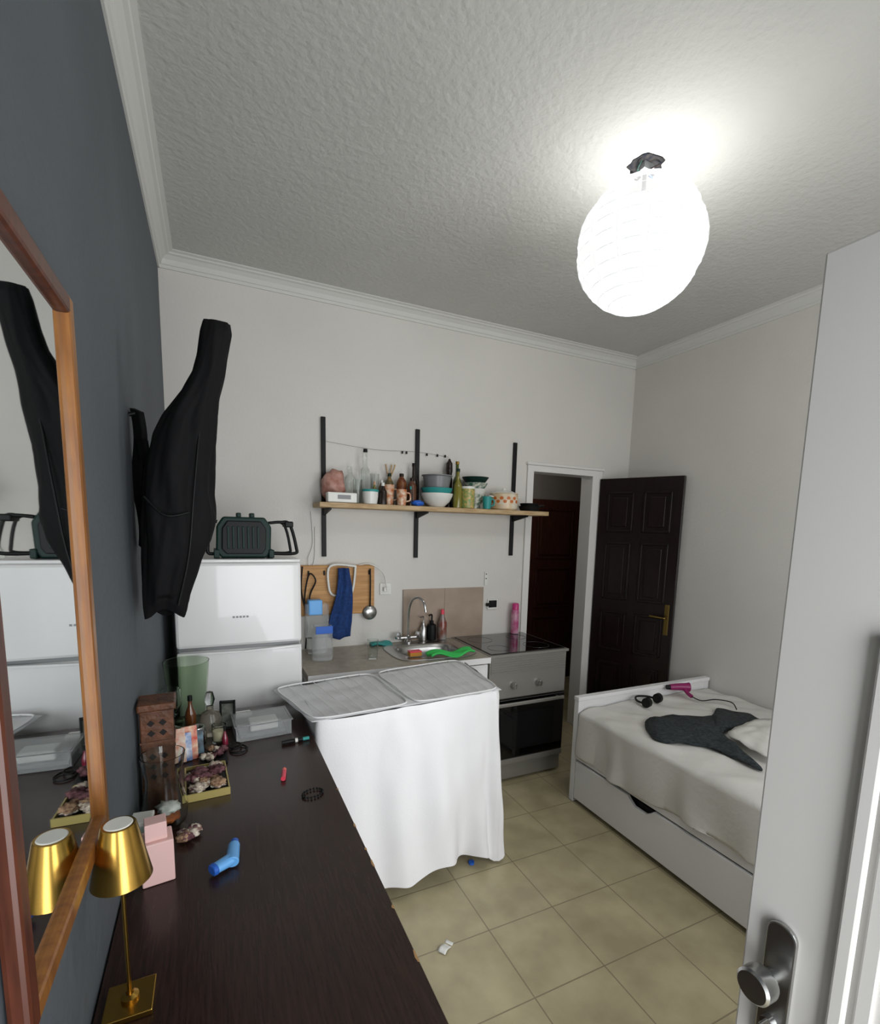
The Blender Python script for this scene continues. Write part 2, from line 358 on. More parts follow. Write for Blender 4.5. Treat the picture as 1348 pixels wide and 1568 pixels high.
def sink(u,v):
    th=2*math.pi*u
    pr=[(.285,.225,.001),(.285,.225,.006),(.27,.21,.008),(.215,.165,.006),(.205,.155,0),(.195,.145,-.02),(.18,.13,-.11),(.15,.10,-.13),(.04,.04,-.135),(.0,.0,-.135)]
    t=v*(len(pr)-1);i=min(int(t),len(pr)-2);f=t-i
    a,b,z=[pr[i][k]*(1-f)+pr[i+1][k]*f for k in range(3)]
    c,s_=math.cos(th),math.sin(th);e=.45 if i<2 else .6
    return (a*math.copysign(abs(c)**e,c),b*math.copysign(abs(s_)**e,s_),z)
g.surf('basin',sink,64,27,M_steel,closeu=True)
g.lathe('drain',[(0,.004),(.03,.004),(.035,0),(.035,-.004)],M_chrome,at=(0,0,-.134))
g=G('kitchen_faucet',(1.44,3.165,.909))
g.lathe('base',[(0,0),(.028,0),(.028,.012),(.018,.02),(.018,.05),(0,.05)],M_chrome)
g.cyl('bridge',(-.07,0,.035),(.07,0,.035),.012,M_chrome)
for s_ in (-1,1):
    g.lathe('tap',[(0,0),(.02,0),(.024,.02),(.016,.045),(0,.05)],M_chrome,at=(.075*s_,0,.03),seg=8)
g.tube('spout',[(0,0,.03),(0,0,.2),(.012,-.02,.29),(.04,-.06,.325),(.07,-.10,.30),(.08,-.12,.23)],.009,M_chrome)

# ---------------- stove / oven
ox0,ox1,oy=1.812,2.43,2.66
g=G('electric_stove',(0,0,0))
g.box('body',(ox0,oy+.02,.1),(ox1,D-.01,.885),M_mesh,.003)
g.box('plinth',(ox0+.01,oy+.05,0),(ox1-.01,D-.03,.1),M_mesh,0)
g.box('hob_frame',(ox0-.005,oy-.015,.885),(ox1+.01,D-.01,.903),M_mesh,.003)
g.box('hob_glass',(ox0+.015,oy+.01,.903),(ox1-.01,D-.03,.909),M_blackglass,.002)
M_ring=mat('hob_ring','#3a3a3c',.2)
for (x,y,r) in ((1.96,2.80,.075),(2.27,2.80,.09),(1.96,3.06,.09),(2.27,3.06,.075)):
    g.tube('hob_ring',[(x+r*math.cos(a),y+r*math.sin(a),.9092) for a in [2*math.pi*k/32 for k in range(32)]],.0012,M_ring,closed=True,smooth=1,seg=4)
g.box('control_panel',(ox0,oy,.60),(ox1,oy+.02,.882),M_mesh,.003)
g.boxes('panel_ribs',[((ox0+.01,oy-.006,.775+i*.016),(ox1-.01,oy,.783+i*.016)) for i in range(6)],M_mesh,.001)
for x in (2.0,2.2):
    g.cyl('knob',(x,oy,.685),(x,oy-.028,.685),.024,M_steel,r2=.02)
    g.box('knob_grip',(x-.005,oy-.034,.665),(x+.005,oy-.026,.705),M_chrome,.002)
g.box('oven_door',(ox0+.004,oy-.01,.175),(ox1-.004,oy+.02,.592),M_blackglass,.005)
g.box('door_window',(ox0+.09,oy-.012,.24),(ox1-.09,oy-.009,.50),mat('oven_window','#101012',.08),.0)
g.box('door_handle',(ox0+.03,oy-.045,.555),(ox1-.03,oy-.03,.58),M_mesh,.006)
g.boxes('handle_posts',[((ox0+.06,oy-.035,.56),(ox0+.08,oy-.008,.575)),((ox1-.08,oy-.035,.56),(ox1-.06,oy-.008,.575))],M_steel)
g.box('lower_strip',(ox0+.004,oy-.012,.135),(ox1-.004,oy+.02,.172),M_mesh,.003)
g.box('lower_panel',(ox0+.004,oy+.01,.02),(ox1-.004,oy+.03,.133),M_mesh,.003)

g=G('tile_backsplash',(0,0,0));g.box('tiles',(1.42,D-.012,.905),(2.07,D-.001,1.275),M_tiles,.001)
g=G('bamboo_cutting_board',(.96,D-.03,1.29));g.box('board',(-.245,0,-.165),(.245,.02,.165),M_board,.008)
g.boxes('pegs',[((-.2+i*.1,-.012,.1),(-.19+i*.1,0,.13)) for i in range(5)],M_black,.002)
g=G('plastic_trivet_hook',(.98,D-.052,1.40))
g.tube('loop',[(-.08,0,.05),(.07,0,.05),(.085,0,.03),(.07,0,-.1),(.04,0,-.14),(-.06,0,-.14),(-.09,0,-.08)],.008,M_cer,closed=True)
g=G('blue_dish_towel',(.98,D-.075,1.44))
def towel(u,v):
    w=.035+.04*min(1,v*1.3)-.01*max(0,v-.8)
    return (-.02*v+(u-.5)*2*w+.012*math.sin(v*5),-.01*math.sin(u*11+v*3)-.012,-.47*v+.04*abs(u-.5)*v)
g.surf('cloth',towel,24,30,M_blue,thick=.008)
g=G('skimmer_ladle',(1.17,D-.045,1.13))
g.lathe('bowl',[(0,.012),(.025,.01),(.045,0),(.05,-.006),(.045,-.003),(.025,.006),(0,.009)],M_steel,rot=Matrix.Rotation(math.radians(90),4,'X'))
g.tube('handle',[(0,0,.045),(0,-.005,.2),(0,.0,.3)],.005,M_black)
g=G('hanging_black_cable',(.745,D-.05,1.2))
g.tube('cord',[(-.02,0,.25),(-.03,-.01,.1),(0,-.01,-.02),(.03,0,.08),(.06,-.01,.16),(.02,-.01,.2),(-.01,-.01,.05),(.0,-.02,-.12),(-.01,-.02,-.28)],.005,M_black)
g=G('clear_jug',(.80,2.95,.902))
g.lathe('body',[(0,0),(.055,0),(.058,.02),(.055,.19),(.05,.21),(.047,.21),(.052,.19),(.054,.02),(0,.006)],M_plastic,sx=1.1)
g.box('label',(-.05,-.066,.17),(.05,-.062,.215),M_blueD,.002)
g=G('blue_detergent_pack',(.80,3.12,1.0));g.box('pack',(-.07,-.03,0),(.07,.03,.22),M_plastic,.008);g.box('lid',(-.055,-.035,.15),(.03,.035,.245),M_ltblue,.008);g.box('stand_block',(-.06,-.03,-.098),(.06,.03,0),M_plastic,.004)
g=G('drinking_glass',(1.09,2.86,.901));g.lathe('glass',[(0,0),(.028,0),(.034,.12),(.032,.12),(.027,.008),(0,.008)],M_glass)
g=G('teal_sponge_cloth',(1.24,3.18,.901))
g.surf('cloth',lambda u,v:((u-.5)*.15,(v-.5)*.08,.012+.01*math.sin(u*6)*math.cos(v*5)),14,10,M_teal,thick=.012)
g=G('soap_dispenser',(1.63,3.19,.909));g.lathe('bottle',[(0,0),(.033,0),(.035,.08),(.03,.11),(.014,.12),(.014,.14),(0,.14)],M_black);g.tube('pump',[(0,0,.13),(0,0,.18),(-.03,-.02,.182)],.006,M_black)
g=G('soap_dispenser',(1.565,3.19,.909));g.lathe('bottle',[(0,0),(.025,0),(.026,.09),(.012,.11),(.012,.13),(0,.13)],M_steel);g.tube('pump',[(0,0,.12),(0,0,.17),(-.03,-.02,.172)],.005,M_chrome)
g=G('dish_soap_bottle',(1.71,3.18,.909));g.lathe('bottle',[(0,0),(.032,0),(.034,.02),(.034,.12),(.015,.17),(.015,.185),(0,.185)],mat('dish_soap','#8b8d88',.2,coat=.4,col2='#7a3a2a',vscale=12));g.lathe('cap',[(0,0),(.014,0),(.012,.035),(0,.035)],M_red,at=(0,0,.185))
g=G('aerosol_can',(2.33,3.17,.912));g.lathe('can',[(0,0),(.03,0),(.031,.005),(.031,.17),(.026,.185),(0,.185)],mat('pink_can','#c9a0b0',.3,col2='#b04a78',vscale=16));g.lathe('cap',[(0,0),(.027,0),(.026,.045),(.02,.052),(0,.052)],mat('cap_pink','#c43a7a',.3),at=(0,0,.185))
g=G('green_dish_cloth',(1.555,2.71,.915));g.e.scale=(.85,.85,1)
g.surf('cloth',lambda u,v:((u-.5)*.36,(v-.5)*.12+.015*math.sin(u*8),.008+.014*math.sin(u*9+v*3)*math.cos(v*4)+.012),26,12,M_green,thick=.01)
g=G('scouring_sponge',(1.345,2.80,.912));g.box('sponge',(-.04,-.025,0),(.04,.025,.025),mat('sponge','#c28a3a',.9,bump=.5,bscale=200),.004);g.box('scour',(-.04,-.025,.025),(.04,.025,.033),M_red,.002)
g=G('wall_socket',(1.29,D,1.28));g.box('plate',(-.04,-.012,-.035),(.04,-.001,.045),M_cer,.003);g.box('plug',(-.02,-.04,-.01),(.015,-.012,.02),M_cer,.004)
g.tube('cord',[(0,-.04,0),(-.03,-.05,.12),(-.12,-.03,.18),(-.2,-.02,.17)],.004,M_cer)
g=G('wall_socket',(2.155,D,1.14));g.box('plate',(-.045,-.012,-.04),(.045,-.001,.04),M_cer,.003);g.box('insert',(-.035,-.015,-.025),(.035,-.011,.03),M_black,.002);g.box('adapter',(-.06,-.03,-.012),(-.02,-.012,.012),M_black,.002)
g=G('wall_switch',(2.09,D,1.34));g.boxes('plate',[((-.012,-.01,-.05),(.012,-.001,.05))],M_cer);g.boxes('dots',[((-.004,-.012,-.004),(.004,-.009,.004)),((-.004,-.012,.03),(.004,-.009,.038))],M_black)
g=G('hanging_white_cable',(.80,D-.01,1.6));g.tube('cord',[(-.01,0,.2),(0,0,.0),(-.03,-.005,-.1),(-.02,-.01,-.17),(.01,0,-.1),(.015,0,.1)],.003,M_cer)

# ---------------- wall shelf
zs=1.82
g=G('wall_shelf',(0,0,zs))
g.box('board',(.80,2.995,0),(2.47,D-.022,.03),M_shelf,.003)
for x,zt,zb in ((.87,2.385,1.51),(1.51,2.375,1.50),(2.30,2.36,1.515)):
    g.box('rail',(x-.014,D-.02,zb-zs),(x+.014,D-.001,zt-zs),M_black,.002)
    g.prism('bracket',[(3.02,-.001),(D-.02,-.001),(D-.02,-.045),(D-.03,-.045),(3.02,-.012)],0,x-.006,x+.006,M_black)
def cup(name,x,y,z,r,h,m,handle=False,r0=None):
    g=G(name,(x,y,z));r0=r0 or r*.8
    g.lathe('body',[(0,0),(r0,0),(r0*1.02,.004),(r*.98,h*.6),(r,h),(r-.004,h),(r*.94,h*.6),(r0*.9,.008),(0,.008)],m)
    if handle: g.tube('handle',[(r*.9,0,h*.8),(r+.022,0,h*.75),(r+.024,0,h*.35),(r*.88,0,h*.25)],.005,m)
    return g
def bottle(name,x,y,z,r,h,m,mc=None,neck=.3):
    g=G(name,(x,y,z));hn=h*(1-neck)
    g.lathe('body',[(0,0),(r,0),(r,hn*.85),(r*.85,hn*.97),(r*.4,hn+.02),(r*.36,h*.95),(r*.4,h*.95),(r*.4,h*.97),(0,h*.97)],m)
    if mc: g.lathe('cap',[(0,0),(r*.45,0),(r*.42,.02),(0,.02)],mc,at=(0,0,h*.96))
    return g
z=zs+.032
g=G('salt_crystal_lamp',(.925,3.15,z));g.blob('rock',(0,0,.105),.09,M_salt,.35,1.6,(.85,.6,1.1));g.cyl('base',(0,0,0),(0,0,.02),.045,M_dark)
g=G('storage_tray',(.95,3.035,z));g.box('tray',(-.10,-.03,0),(.08,.03,.06),M_cer,.006);g.box('label',(-.04,-.032,.02),(.04,-.029,.045),M_greyc,0)
bottle('glass_bottle',1.025,3.16,z,.036,.24,M_glass);cup('drinking_glass',1.055,3.09,z,.028,.15,M_glass)
bottle('glass_bottle',1.125,3.16,z,.032,.345,M_glass,M_black,.35);cup('drinking_glass',1.19,3.17,z,.03,.2,M_glass)
g=cup('food_container',1.125,3.045,z,.05,.075,M_cer,r0=.042);g.lathe('lid',[(0,0),(.053,0),(.053,.012),(.045,.016),(0,.016)],M_teal,at=(0,0,.075))
bottle('spice_bottle',1.205,3.04,z,.026,.12,M_dark,M_cer,.25)
cup('coffee_mug',1.265,3.10,z,.036,.13,M_orange,True);cup('coffee_mug',1.33,3.035,z,.034,.10,M_orange,True)
bottle('herb_jar',1.295,3.18,z,.03,.2,mat('herb','#39402a',.5,col2='#8a6a3a',vscale=50),M_dgreen,.2)
g=G('blue_cloth',(1.44,3.03,z));g.blob('crumple',(0,0,.018),.04,M_blueD,.4,3,(1,.6,.45))
bottle('sauce_jar',1.37,3.15,z,.034,.2,mat('sauce','#5a2a1c',.3,col2='#8a5a30',vscale=30),M_dark,.15)
bottle('sauce_jar',1.425,3.10,z,.03,.17,mat('sauce2','#5b3a28',.3),M_dark,.15)
bottle('wine_bottle',1.465,3.17,z,.03,.28,M_dark,M_black,.35)
g=G('stacked_bowls',(1.60,3.085,z))
g.lathe('white_bowl',[(0,0),(.05,0),(.056,.006),(.088,.036),(.108,.076),(.11,.09),(.105,.09),(.099,.068),(.077,.03),(0,.01)],M_cer)
g.lathe('teal_bowl',[(0,.05),(.08,.06),(.108,.125),(.102,.125),(.07,.07),(0,.06)],M_teal)
g.lathe('grey_bowl',[(0,.11),(.08,.115),(.095,.2),(.105,.205),(.105,.21),(.085,.205),(.075,.12),(0,.12)],M_greyc)
g=G('pepper_mill',(1.735,3.18,z));g.lathe('mill',[(0,0),(.026,0),(.026,.02),(.022,.08),(.024,.2),(.018,.22),(.024,.26),(.022,.31),(.012,.325),(.006,.34),(0,.34)],M_dark)
bottle('olive_oil_bottle',1.735,3.04,z,.03,.25,M_oil,M_dgreen,.35);bottle('wine_bottle',1.765,3.115,z,.03,.31,mat('green_bottle','#4b5a2a',.12),M_gold,.35)
g=cup('pasta_jar',1.812,3.04,z,.05,.13,M_pasta,r0=.048);g.lathe('lid',[(0,0),(.05,0),(.05,.015),(0,.018)],M_cer,at=(0,0,.13))
g=G('patterned_bowls',(1.915,3.125,z))
for i in range(4): g.lathe('bowl',[(0,.03+i*.04),(.045,.03+i*.04),(.078+.006*i,.10+i*.04),(.074+.006*i,.10+i*.04),(.04,.04+i*.04),(0,.04+i*.04)],[M_patt,M_cer,M_patt,M_dgreen][i])
g.cyl('foot',(0,0,0),(0,0,.035),.04,M_patt)
cup('teal_cup',1.955,3.02,z,.032,.085,M_teal,True)
g=G('enamel_pot',(2.14,3.10,z));g.lathe('body',[(0,0),(.09,0),(.1,.01),(.105,.07),(.1,.11),(.104,.115),(.10,.118),(.095,.11),(.1,.07),(.09,.012),(0,.01)],mat('enamel','#d6d0c0',.25,col2='#d2b48a',vscale=14))
g.lathe('lid',[(.1,.115),(.06,.135),(.015,.14),(.012,.155),(0,.156)],M_cer)
for s_ in(-1,1): g.tube('handle',[(s_*.1,-.02,.09),(s_*.125,-.02,.095),(s_*.125,.02,.095),(s_*.1,.02,.09)],.005,M_cer)
M_fl=mat('flower_orange','#c0682a',.4)
for k in range(9):
    a=-math.pi*.95+k*.24;g.lathe('flower',[(0,.003),(.014,.001),(.012,-.002)],M_fl,at=(.103*math.cos(a),.103*math.sin(a),.06+.02*(k%2)),rot=Vector((math.cos(a),math.sin(a),0)).to_track_quat('Z','Y').to_matrix().to_4x4(),seg=8)
bottle('vinegar_bottle',1.168,3.10,z,.016,.13,M_oil,M_orange,.25);bottle('pepper_jar',1.235,3.16,z,.02,.15,mat('spice_brown','#7a5432',.3,col2='#3d2a1c',vscale=60),M_cer,.2)
bottle('curry_jar',1.400,3.055,z,.014,.11,mat('spice_dark','#3a2a20',.3),M_teal,.2);bottle('tall_glass_bottle',1.688,3.195,z,.018,.22,M_glass,M_black,.3)
g=G('wooden_spoon_set',(1.295,3.18,z));[g.tube('spoon',[(0,0,.17),(dx,0,.24),(dx*1.3,0,.27)],.005,M_shelf) for dx in(-.02,.012,.03)]
g=G('black_frying_pan',(2.345,3.07,z));g.lathe('pan',[(0,0),(.065,0),(.08,.035),(.077,.035),(.062,.005),(0,.005)],M_black);g.tube('handle',[(.075,0,.03),(.10,0,.04),(.12,-.02,.04)],.007,M_black)
g.lathe('inner_pan',[(0,.03),(.06,.03),(.07,.055),(.067,.055),(.058,.035),(0,.035)],M_black)
g=G('string_wire',(0,D-.01,0));g.tube('wire',[(.87,0,2.24),(1.2,0,2.215),(1.51,0,2.225),(1.75,0,2.21)],.001,M_greyc);g.boxes('clips',[((x-.005,-.008,2.205),(x+.005,0,2.222)) for x in(1.40,1.43,1.58,1.66,1.72)],M_black)

# ---------------- drying rack with sheet
g=G('clothes_drying_rack',(0,0,0))
zt=.925
path=catmull([(.575,2.2,0),(.577,2.02,0),(.60,1.94,0),(.78,1.93,0),(1.0,1.955,0),(1.25,1.98,0),(1.43,1.998,0),(1.50,2.06,0),(1.53,2.3,0),(1.55,2.52,0)],8)
LP=len(path)
def sheet(u,v):
    t=u*(LP-1);i=min(int(t),LP-2);f=t-i;p=path[i].lerp(path[i+1],f);d=(path[i+1]-path[i]).normalized();nr=Vector((d.y,-d.x,0))
    s_=u*3.0
    k=min(1,max(.15,(u-.22)*5))
    amp=(.004+.046*v)*k
    o=amp*(math.sin(s_*21+1.5*math.sin(v*2+s_))*.5+math.sin(s_*9+1)*.6+.9*noise.noise(Vector((s_*4,v*1.2,0))))
    o+=k*.009*noise.noise(Vector((s_*9,v*4,3)))
    zb=.06+.03*math.sin(s_*5)+.015*math.sin(s_*17)
    zz=zt-v*(zt-zb)
    r=min(1,v*25)
    return p+nr*(o+.010*v*k+.006*r)+Vector((0,0,zz-p.z))
g.surf('sheet_drape',sheet,190,60,M_sheet)
def top(u,v):
    fr=Vector((.555,1.932)).lerp(Vector((1.49,2.0)),u);bk=Vector((.45,2.40)).lerp(Vector((1.53,2.56)),u)
    p=fr.lerp(bk,v)
    return (p.x,p.y,zt+.006*noise.noise(Vector((u*9,v*6,2)))-.008*math.sin(math.pi*v)*abs(math.sin(u*math.pi*2)))
g.surf('sheet_top',top,60,30,M_sheettop,thick=.002)
M_wire=mat('rack_wire','#e2e3e3',.3)
def tp(u,v,dz=.009):
    p=top(u,v);return (p[0],p[1],zt+dz)
for (a,b) in ((0.01,.47),(.50,.99)):
    g.tube('frame_loop',[tp(a,.12),tp(a+.05,.01),tp((a+b)/2,.0),tp(b-.05,.01),tp(b,.12),tp(b,.5),tp(b,.88),tp(b-.05,.99),tp((a+b)/2,1),tp(a+.05,.99),tp(a,.88),tp(a,.5)],.004,M_wire,closed=True)
    for k in range(1,8):
        u=a+(b-a)*k/8;g.tube('wire',[tp(u,.01),tp(u,.99)],.0016,M_wire,smooth=0,seg=6)
g.boxes('legs',[((.66,2.02,0),(.68,2.04,.9)),((1.38,2.10,0),(1.40,2.12,.9)),((.66,2.40,0),(.68,2.42,.9)),((1.38,2.46,0),(1.40,2.48,.9))],M_wire)

# ---------------- sideboard
g=G('dark_wood_sideboard',(0,0,0))
dz=.86;dxr=.562;dy0,dy1=.12,2.38
g.box('top',(0.004,dy0,dz-.03),(dxr,dy1,dz),M_desk,.0015)
g.box('carcass',(0.01,dy0+.02,.06),(dxr-.025,dy1-.02,dz-.03),M_desk,.002)
g.box('plinth',(0.03,dy0+.04,0),(dxr-.05,dy1-.04,.06),M_black,0)
g.boxes('door_fronts',[((dxr-.025,dy0+.025+i*.55,.08),(dxr-.007,dy0+.025+i*.55+.54,dz-.04)) for i in range(4)],M_desk,.002)
M_chip=mat('chipped_veneer','#b08a5a',.8)
for k,(y,l) in enumerate(((1.28,.02),(1.17,.012),(1.10,.03),(.95,.012),(.80,.03),(1.5,.008))):
    g.prism('chip',[(dxr-.003,y),(dxr-.005,y+l*.4),(dxr-.002,y+l),(dxr+.0006,y+l*.9),(dxr+.0006,y)],2,dz-.006,dz+.0004,M_chip)

z=dz+.001
g=G('gold_table_lamp',(.058,.925,z))
g.box('base',(-.038,-.038,0),(.038,.038,.012),M_gold,.002)
g.lathe('collar',[(0,.012),(.014,.012),(.014,.018),(.006,.022),(.006,.03),(0,.03)],M_gold)
g.cyl('stem',(0,0,.012),(0,0,.31),.0035,M_gold)
g.lathe('shade',[(.0,.345),(.025,.345),(.0265,.343),(.046,.245),(.0445,.245),(.025,.34),(0,.341)],M_gold,seg=48)
g.lathe('shade_top_disc',[(0,.3465),(.02,.3465),(.0215,.345)],M_cer)
g=G('pink_gift_box',(.072,1.27,z),rz=8);g.box('box',(-.034,-.032,0),(.034,.032,.105),M_pink,.003);g.box('small_box',(-.024,-.02,.105),(.022,.02,.148),M_pink,.002)
g=G('mint_gift_box',(.032,1.36,z),rz=-5);g.box('box',(-.022,-.025,0),(.022,.025,.10),mat('mint','#b8cfc8',.6),.003);g.box('lid',(-.024,-.027,.10),(.024,.027,.112),M_cer,.002)
g=G('asthma_inhaler',(.222,1.25,z),rz=12)
def stad(L,Wd,r=8):
    P=[];h=Wd/2;l=L/2-h
    for k in range(r+1): a=-math.pi/2+math.pi*k/r;P.append((l+h*math.cos(a),h*math.sin(a)))
    for k in range(r+1): a=math.pi/2+math.pi*k/r;P.append((-l+h*math.cos(a),h*math.sin(a)))
    return P
def shell(n,p0,p1,s0,s1,m,ht0,ht1):
    p0,p1=Vector(p0),Vector(p1);d=(p1-p0).normalized();w=Vector((0,0,1)).cross(d).normalized()
    A=stad(s0,ht0);B=stad(s1,ht1);bm=bmesh.new()
    R1=[bm.verts.new(p0+w*x+Vector((0,0,y))) for x,y in A];R2=[bm.verts.new(p1+w*x+Vector((0,0,y))) for x,y in B]
    bm.faces.new(R1);bm.faces.new(R2)
    for q in range(len(A)): k=(q+1)%len(A);bm.faces.new((R1[q],R1[k],R2[k],R2[q]))
    return mkobj(n,bm,m,g.e,True,bev=.002,angle=40)
shell('body',(.008,-.022,.0165),(.030,.046,.0165),.033,.029,M_ltblue,.028,.026)
shell('mouthpiece',(.016,-.006,.0165),(-.030,-.022,.0165),.034,.030,M_ltblue,.028,.022)
shell('mouth_cap',(-.029,-.0217,.0165),(-.040,-.0255,.0165),.034,.031,M_blueD,.027,.024)
g.tube('canister',[(.030,.044,.0165),(.035,.060,.0165)],.0105,M_blueD,seg=16)
g=G('red_lighter',(.41,1.65,z),rz=80);g.tube('body',[(-.03,0,.008),(.02,0,.008)],.008,M_red,smooth=0,seg=14);g.tube('head',[(.02,0,.008),(.036,0,.008)],.0075,mat('salmon','#f07a6a',.4),smooth=0,seg=14)
g=G('marker_pen',(.485,1.91,z),rz=5);g.tube('body',[(-.05,0,.008),(.03,0,.008)],.008,M_black,smooth=0,seg=14);g.tube('ring',[(.0,0,.008),(.01,0,.008)],.0085,M_cer,smooth=0,seg=14);g.tube('cap',[(.03,0,.008),(.055,0,.008)],.007,M_teal,smooth=0,seg=14)
g=G('beaded_bracelet',(.48,1.50,z),rz=20)
for k in range(18):
    a=2*math.pi*k/18;g.blob('bead',(.033*math.cos(a),.024*math.sin(a),.004),.0045,M_black,0,1,sub=1)
g=G('hair_tie',(.28,1.92,z));g.tube('loop',[(.03*math.cos(a),.035*math.sin(a),.004) for a in [k*math.pi/5 for k in range(10)]],.003,M_black,closed=True);g.tube('loop_2',[(.02*math.cos(a)-.01,.028*math.sin(a)+.03,.007) for a in [k*math.pi/5 for k in range(10)]],.003,M_black,closed=True)
g=G('clear_plastic_box',(.375,2.07,z),rz=4)
wx,wy,hh=.105,.075,.06
g.boxes('walls',[((-wx,-wy,0),(wx,wy,.003)),((-wx,-wy,0),(-wx+.003,wy,hh)),((wx-.003,-wy,0),(wx,wy,hh)),((-wx,-wy,0),(wx,-wy+.003,hh)),((-wx,wy-.003,0),(wx,wy,hh))],M_plastic)
g.box('lid',(-wx-.006,-wy-.006,hh),(wx+.006,wy+.006,hh+.006),M_plastic,.002)
g.box('tissue_pack',(-.05,-.04,.02),(.06,.03,.055),M_cer,.006);g.box('card',(-.09,-.055,.004),(.085,.055,.02),M_greyc,.002)
g=G('eyeglasses_case',(.30,2.26,z),rz=3);g.box('case',(-.05,-.03,0),(.05,.03,.02),M_cer,.008);g.box('hinge_strip',(-.03,.028,.008),(.03,.032,.012),M_greyc,0)
g=G('glass_vase',(.072,1.49,z))
g.lathe('vase',[(0,0),(.038,0),(.054,.02),(.058,.06),(.048,.11),(.045,.15),(.056,.215),(.053,.215),(.042,.15),(.045,.11),(.054,.06),(.05,.024),(.035,.006),(0,.006)],M_glass)
g.blob('dried_orange',(.0,0,.03),.036,mat('dried_orange','#b5622c',.7,col2='#6b3418',vscale=30),.4,3,(1,1,.5))
g.blob('shells',(.01,-.01,.06),.028,M_cer,.5,3,(1,1,.5))
g=G('carved_wooden_box',(.053,1.605,z),rz=3)
M_cw=mat('carved_wood','#6a4028',.5,col2='#462917',vscale=20,bump=.3,bscale=60)
hb=.315
g.box('body',(-.042,-.045,.012),(.042,.045,hb),M_cw,.003);g.box('lid',(-.048,-.052,hb),(.05,.052,hb+.022),M_cw,.005);g.box('foot',(-.046,-.05,0),(.048,.05,.014),M_cw,.003)
g.boxes('mouldings',[((-.044,-.048,.22),(.045,.048,.227)),((-.044,-.048,.08),(.045,.048,.087))],M_cw)
M_cd=mat('carving_dark','#120a08',.7)
RX=Matrix.Rotation(math.radians(90),4,'X');RY=Matrix.Rotation(math.radians(90),4,'Y')
for zz in (.12,.15,.18,.25,.28):
    for xx in(-.015,.015):
        g.lathe('carving',[(0,.001),(.010,.001),(.010,0)],M_cd,at=(xx,-.0455,zz),rot=RX,seg=4)
        g.lathe('carving',[(0,.001),(.010,.001),(.010,0)],M_cd,at=(.0425,xx,zz),rot=RY,seg=4)
g=G('green_glass_vase',(.10,2.26,z));g.lathe('vase',[(0,0),(.06,0),(.063,.01),(.088,.275),(.085,.275),(.06,.014),(0,.012)],M_gglass)
g=G('wine_glass',(.05,2.10,z));g.lathe('glass',[(0,0),(.03,0),(.028,.004),(.004,.01),(.004,.09),(.02,.105),(.038,.15),(.034,.21),(.032,.21),(.036,.15),(.018,.11),(0,.10)],M_glass)
bottle('amber_bottle',.115,2.105,z,.020,.16,mat('amber','#5a3214',.15,coat=.5),M_black,.3)
g=cup('cream_candle',.215,2.025,z,.026,.07,M_glass,r0=.025);g.lathe('wax',[(0,.01),(.022,.01),(.023,.048),(0,.05)],mat('cream_wax','#dccfae',.5))
bottle('nail_polish_bottle',.235,1.985,z,.011,.06,mat('polish','#7a1f34',.15,coat=.6),M_black,.45)
bottle('lotion_bottle',.045,1.765,z,.026,.15,M_cer,M_dark,.25)
g=G('perfume_bottle',(.185,2.12,z))
g.lathe('bottle',[(0,0),(.036,0),(.044,.02),(.044,.06),(.032,.09),(.013,.10),(.013,.12),(0,.12)],mat('perfume_glass','#b9b3a4',.05,trans=.8,ior=1.3));g.lathe('cap',[(0,0),(.012,0),(.020,.025),(.013,.055),(0,.06)],M_glass,at=(0,0,.12))
g=G('small_picture_frame',(.25,2.15,z),rz=-10);g.boxes('frame',[((-.03,-.008,0),(.03,.008,.01)),((-.03,-.008,.11),(.03,.008,.12)),((-.03,-.008,0),(-.022,.008,.12)),((.022,-.008,0),(.03,.008,.12))],M_black,.001);g.box('picture',(-.022,-.003,.01),(.022,.003,.11),mat('picture_grey','#6a6c64',.5,col2='#3b4238',vscale=40),0)
g=G('silver_candle_jar',(.135,2.01,z));g.lathe('jar',[(0,0),(.027,0),(.038,.02),(.038,.055),(.03,.08),(.026,.08),(.032,.055),(0,.02)],M_chrome)
g=G('postcard_pile',(.105,1.90,z),rot=(math.radians(-12),0,math.radians(8)))
for k,(c1,c2) in enumerate((('#c87a5a','#d8d0c0'),('#3f6fae','#e0e2e6'),('#c8402e','#e4c8a8'),('#5a7a8a','#20242a'))):
    g.box('card',(-.05+.02*k,-.02+.009*k,.0),(.0+.02*k,-.018+.009*k,.12-.02*(k%2)),mat('card%d'%k,c1,.5,col2=c2,vscale=35),0)
g=G('gold_trinket_tray',(.172,1.70,z),rz=3)
g.boxes('tray',[((-.062,-.10,0),(.065,.105,.004)),((-.062,-.10,0),(-.058,.105,.02)),((.061,-.10,0),(.065,.105,.02)),((-.062,-.103,0),(.065,-.098,.024)),((-.062,.101,0),(.065,.105,.02))],mat('gold_leather','#b5a565',.4,.3))
cols=[mat('petal%d'%i,c,.7,col2=d,vscale=50) for i,(c,d) in enumerate((('#e2dac8','#8a6a62'),('#3a141c','#7a5258'),('#5a3a28','#b89878'),('#d8ceb8','#4b2a34')))]
g.box('dark_lining',(-.057,-.095,.004),(.06,.10,.009),M_black,0)
for k in range(17):
    a=random.random();b=random.random()
    g.blob('petal',(-.04+.08*a,-.08+.16*b,.02+.02*random.random()),.015+.01*random.random(),cols[k%4],.8,2.4,(1,1,.55),seed=k)
g=G('shell_ornament',(.135,1.40,z))
for k in range(7): g.blob('shell',(-.015+.03*random.random(),-.025+.05*random.random(),.014),.016,cols[k%4],.6,2.4,(1,1,.6),seed=k+40)
g=G('dark_ornament_tray',(.19,1.885,z));g.boxes('tray',[((-.045,-.06,0),(.05,.06,.012))],M_black,.002)
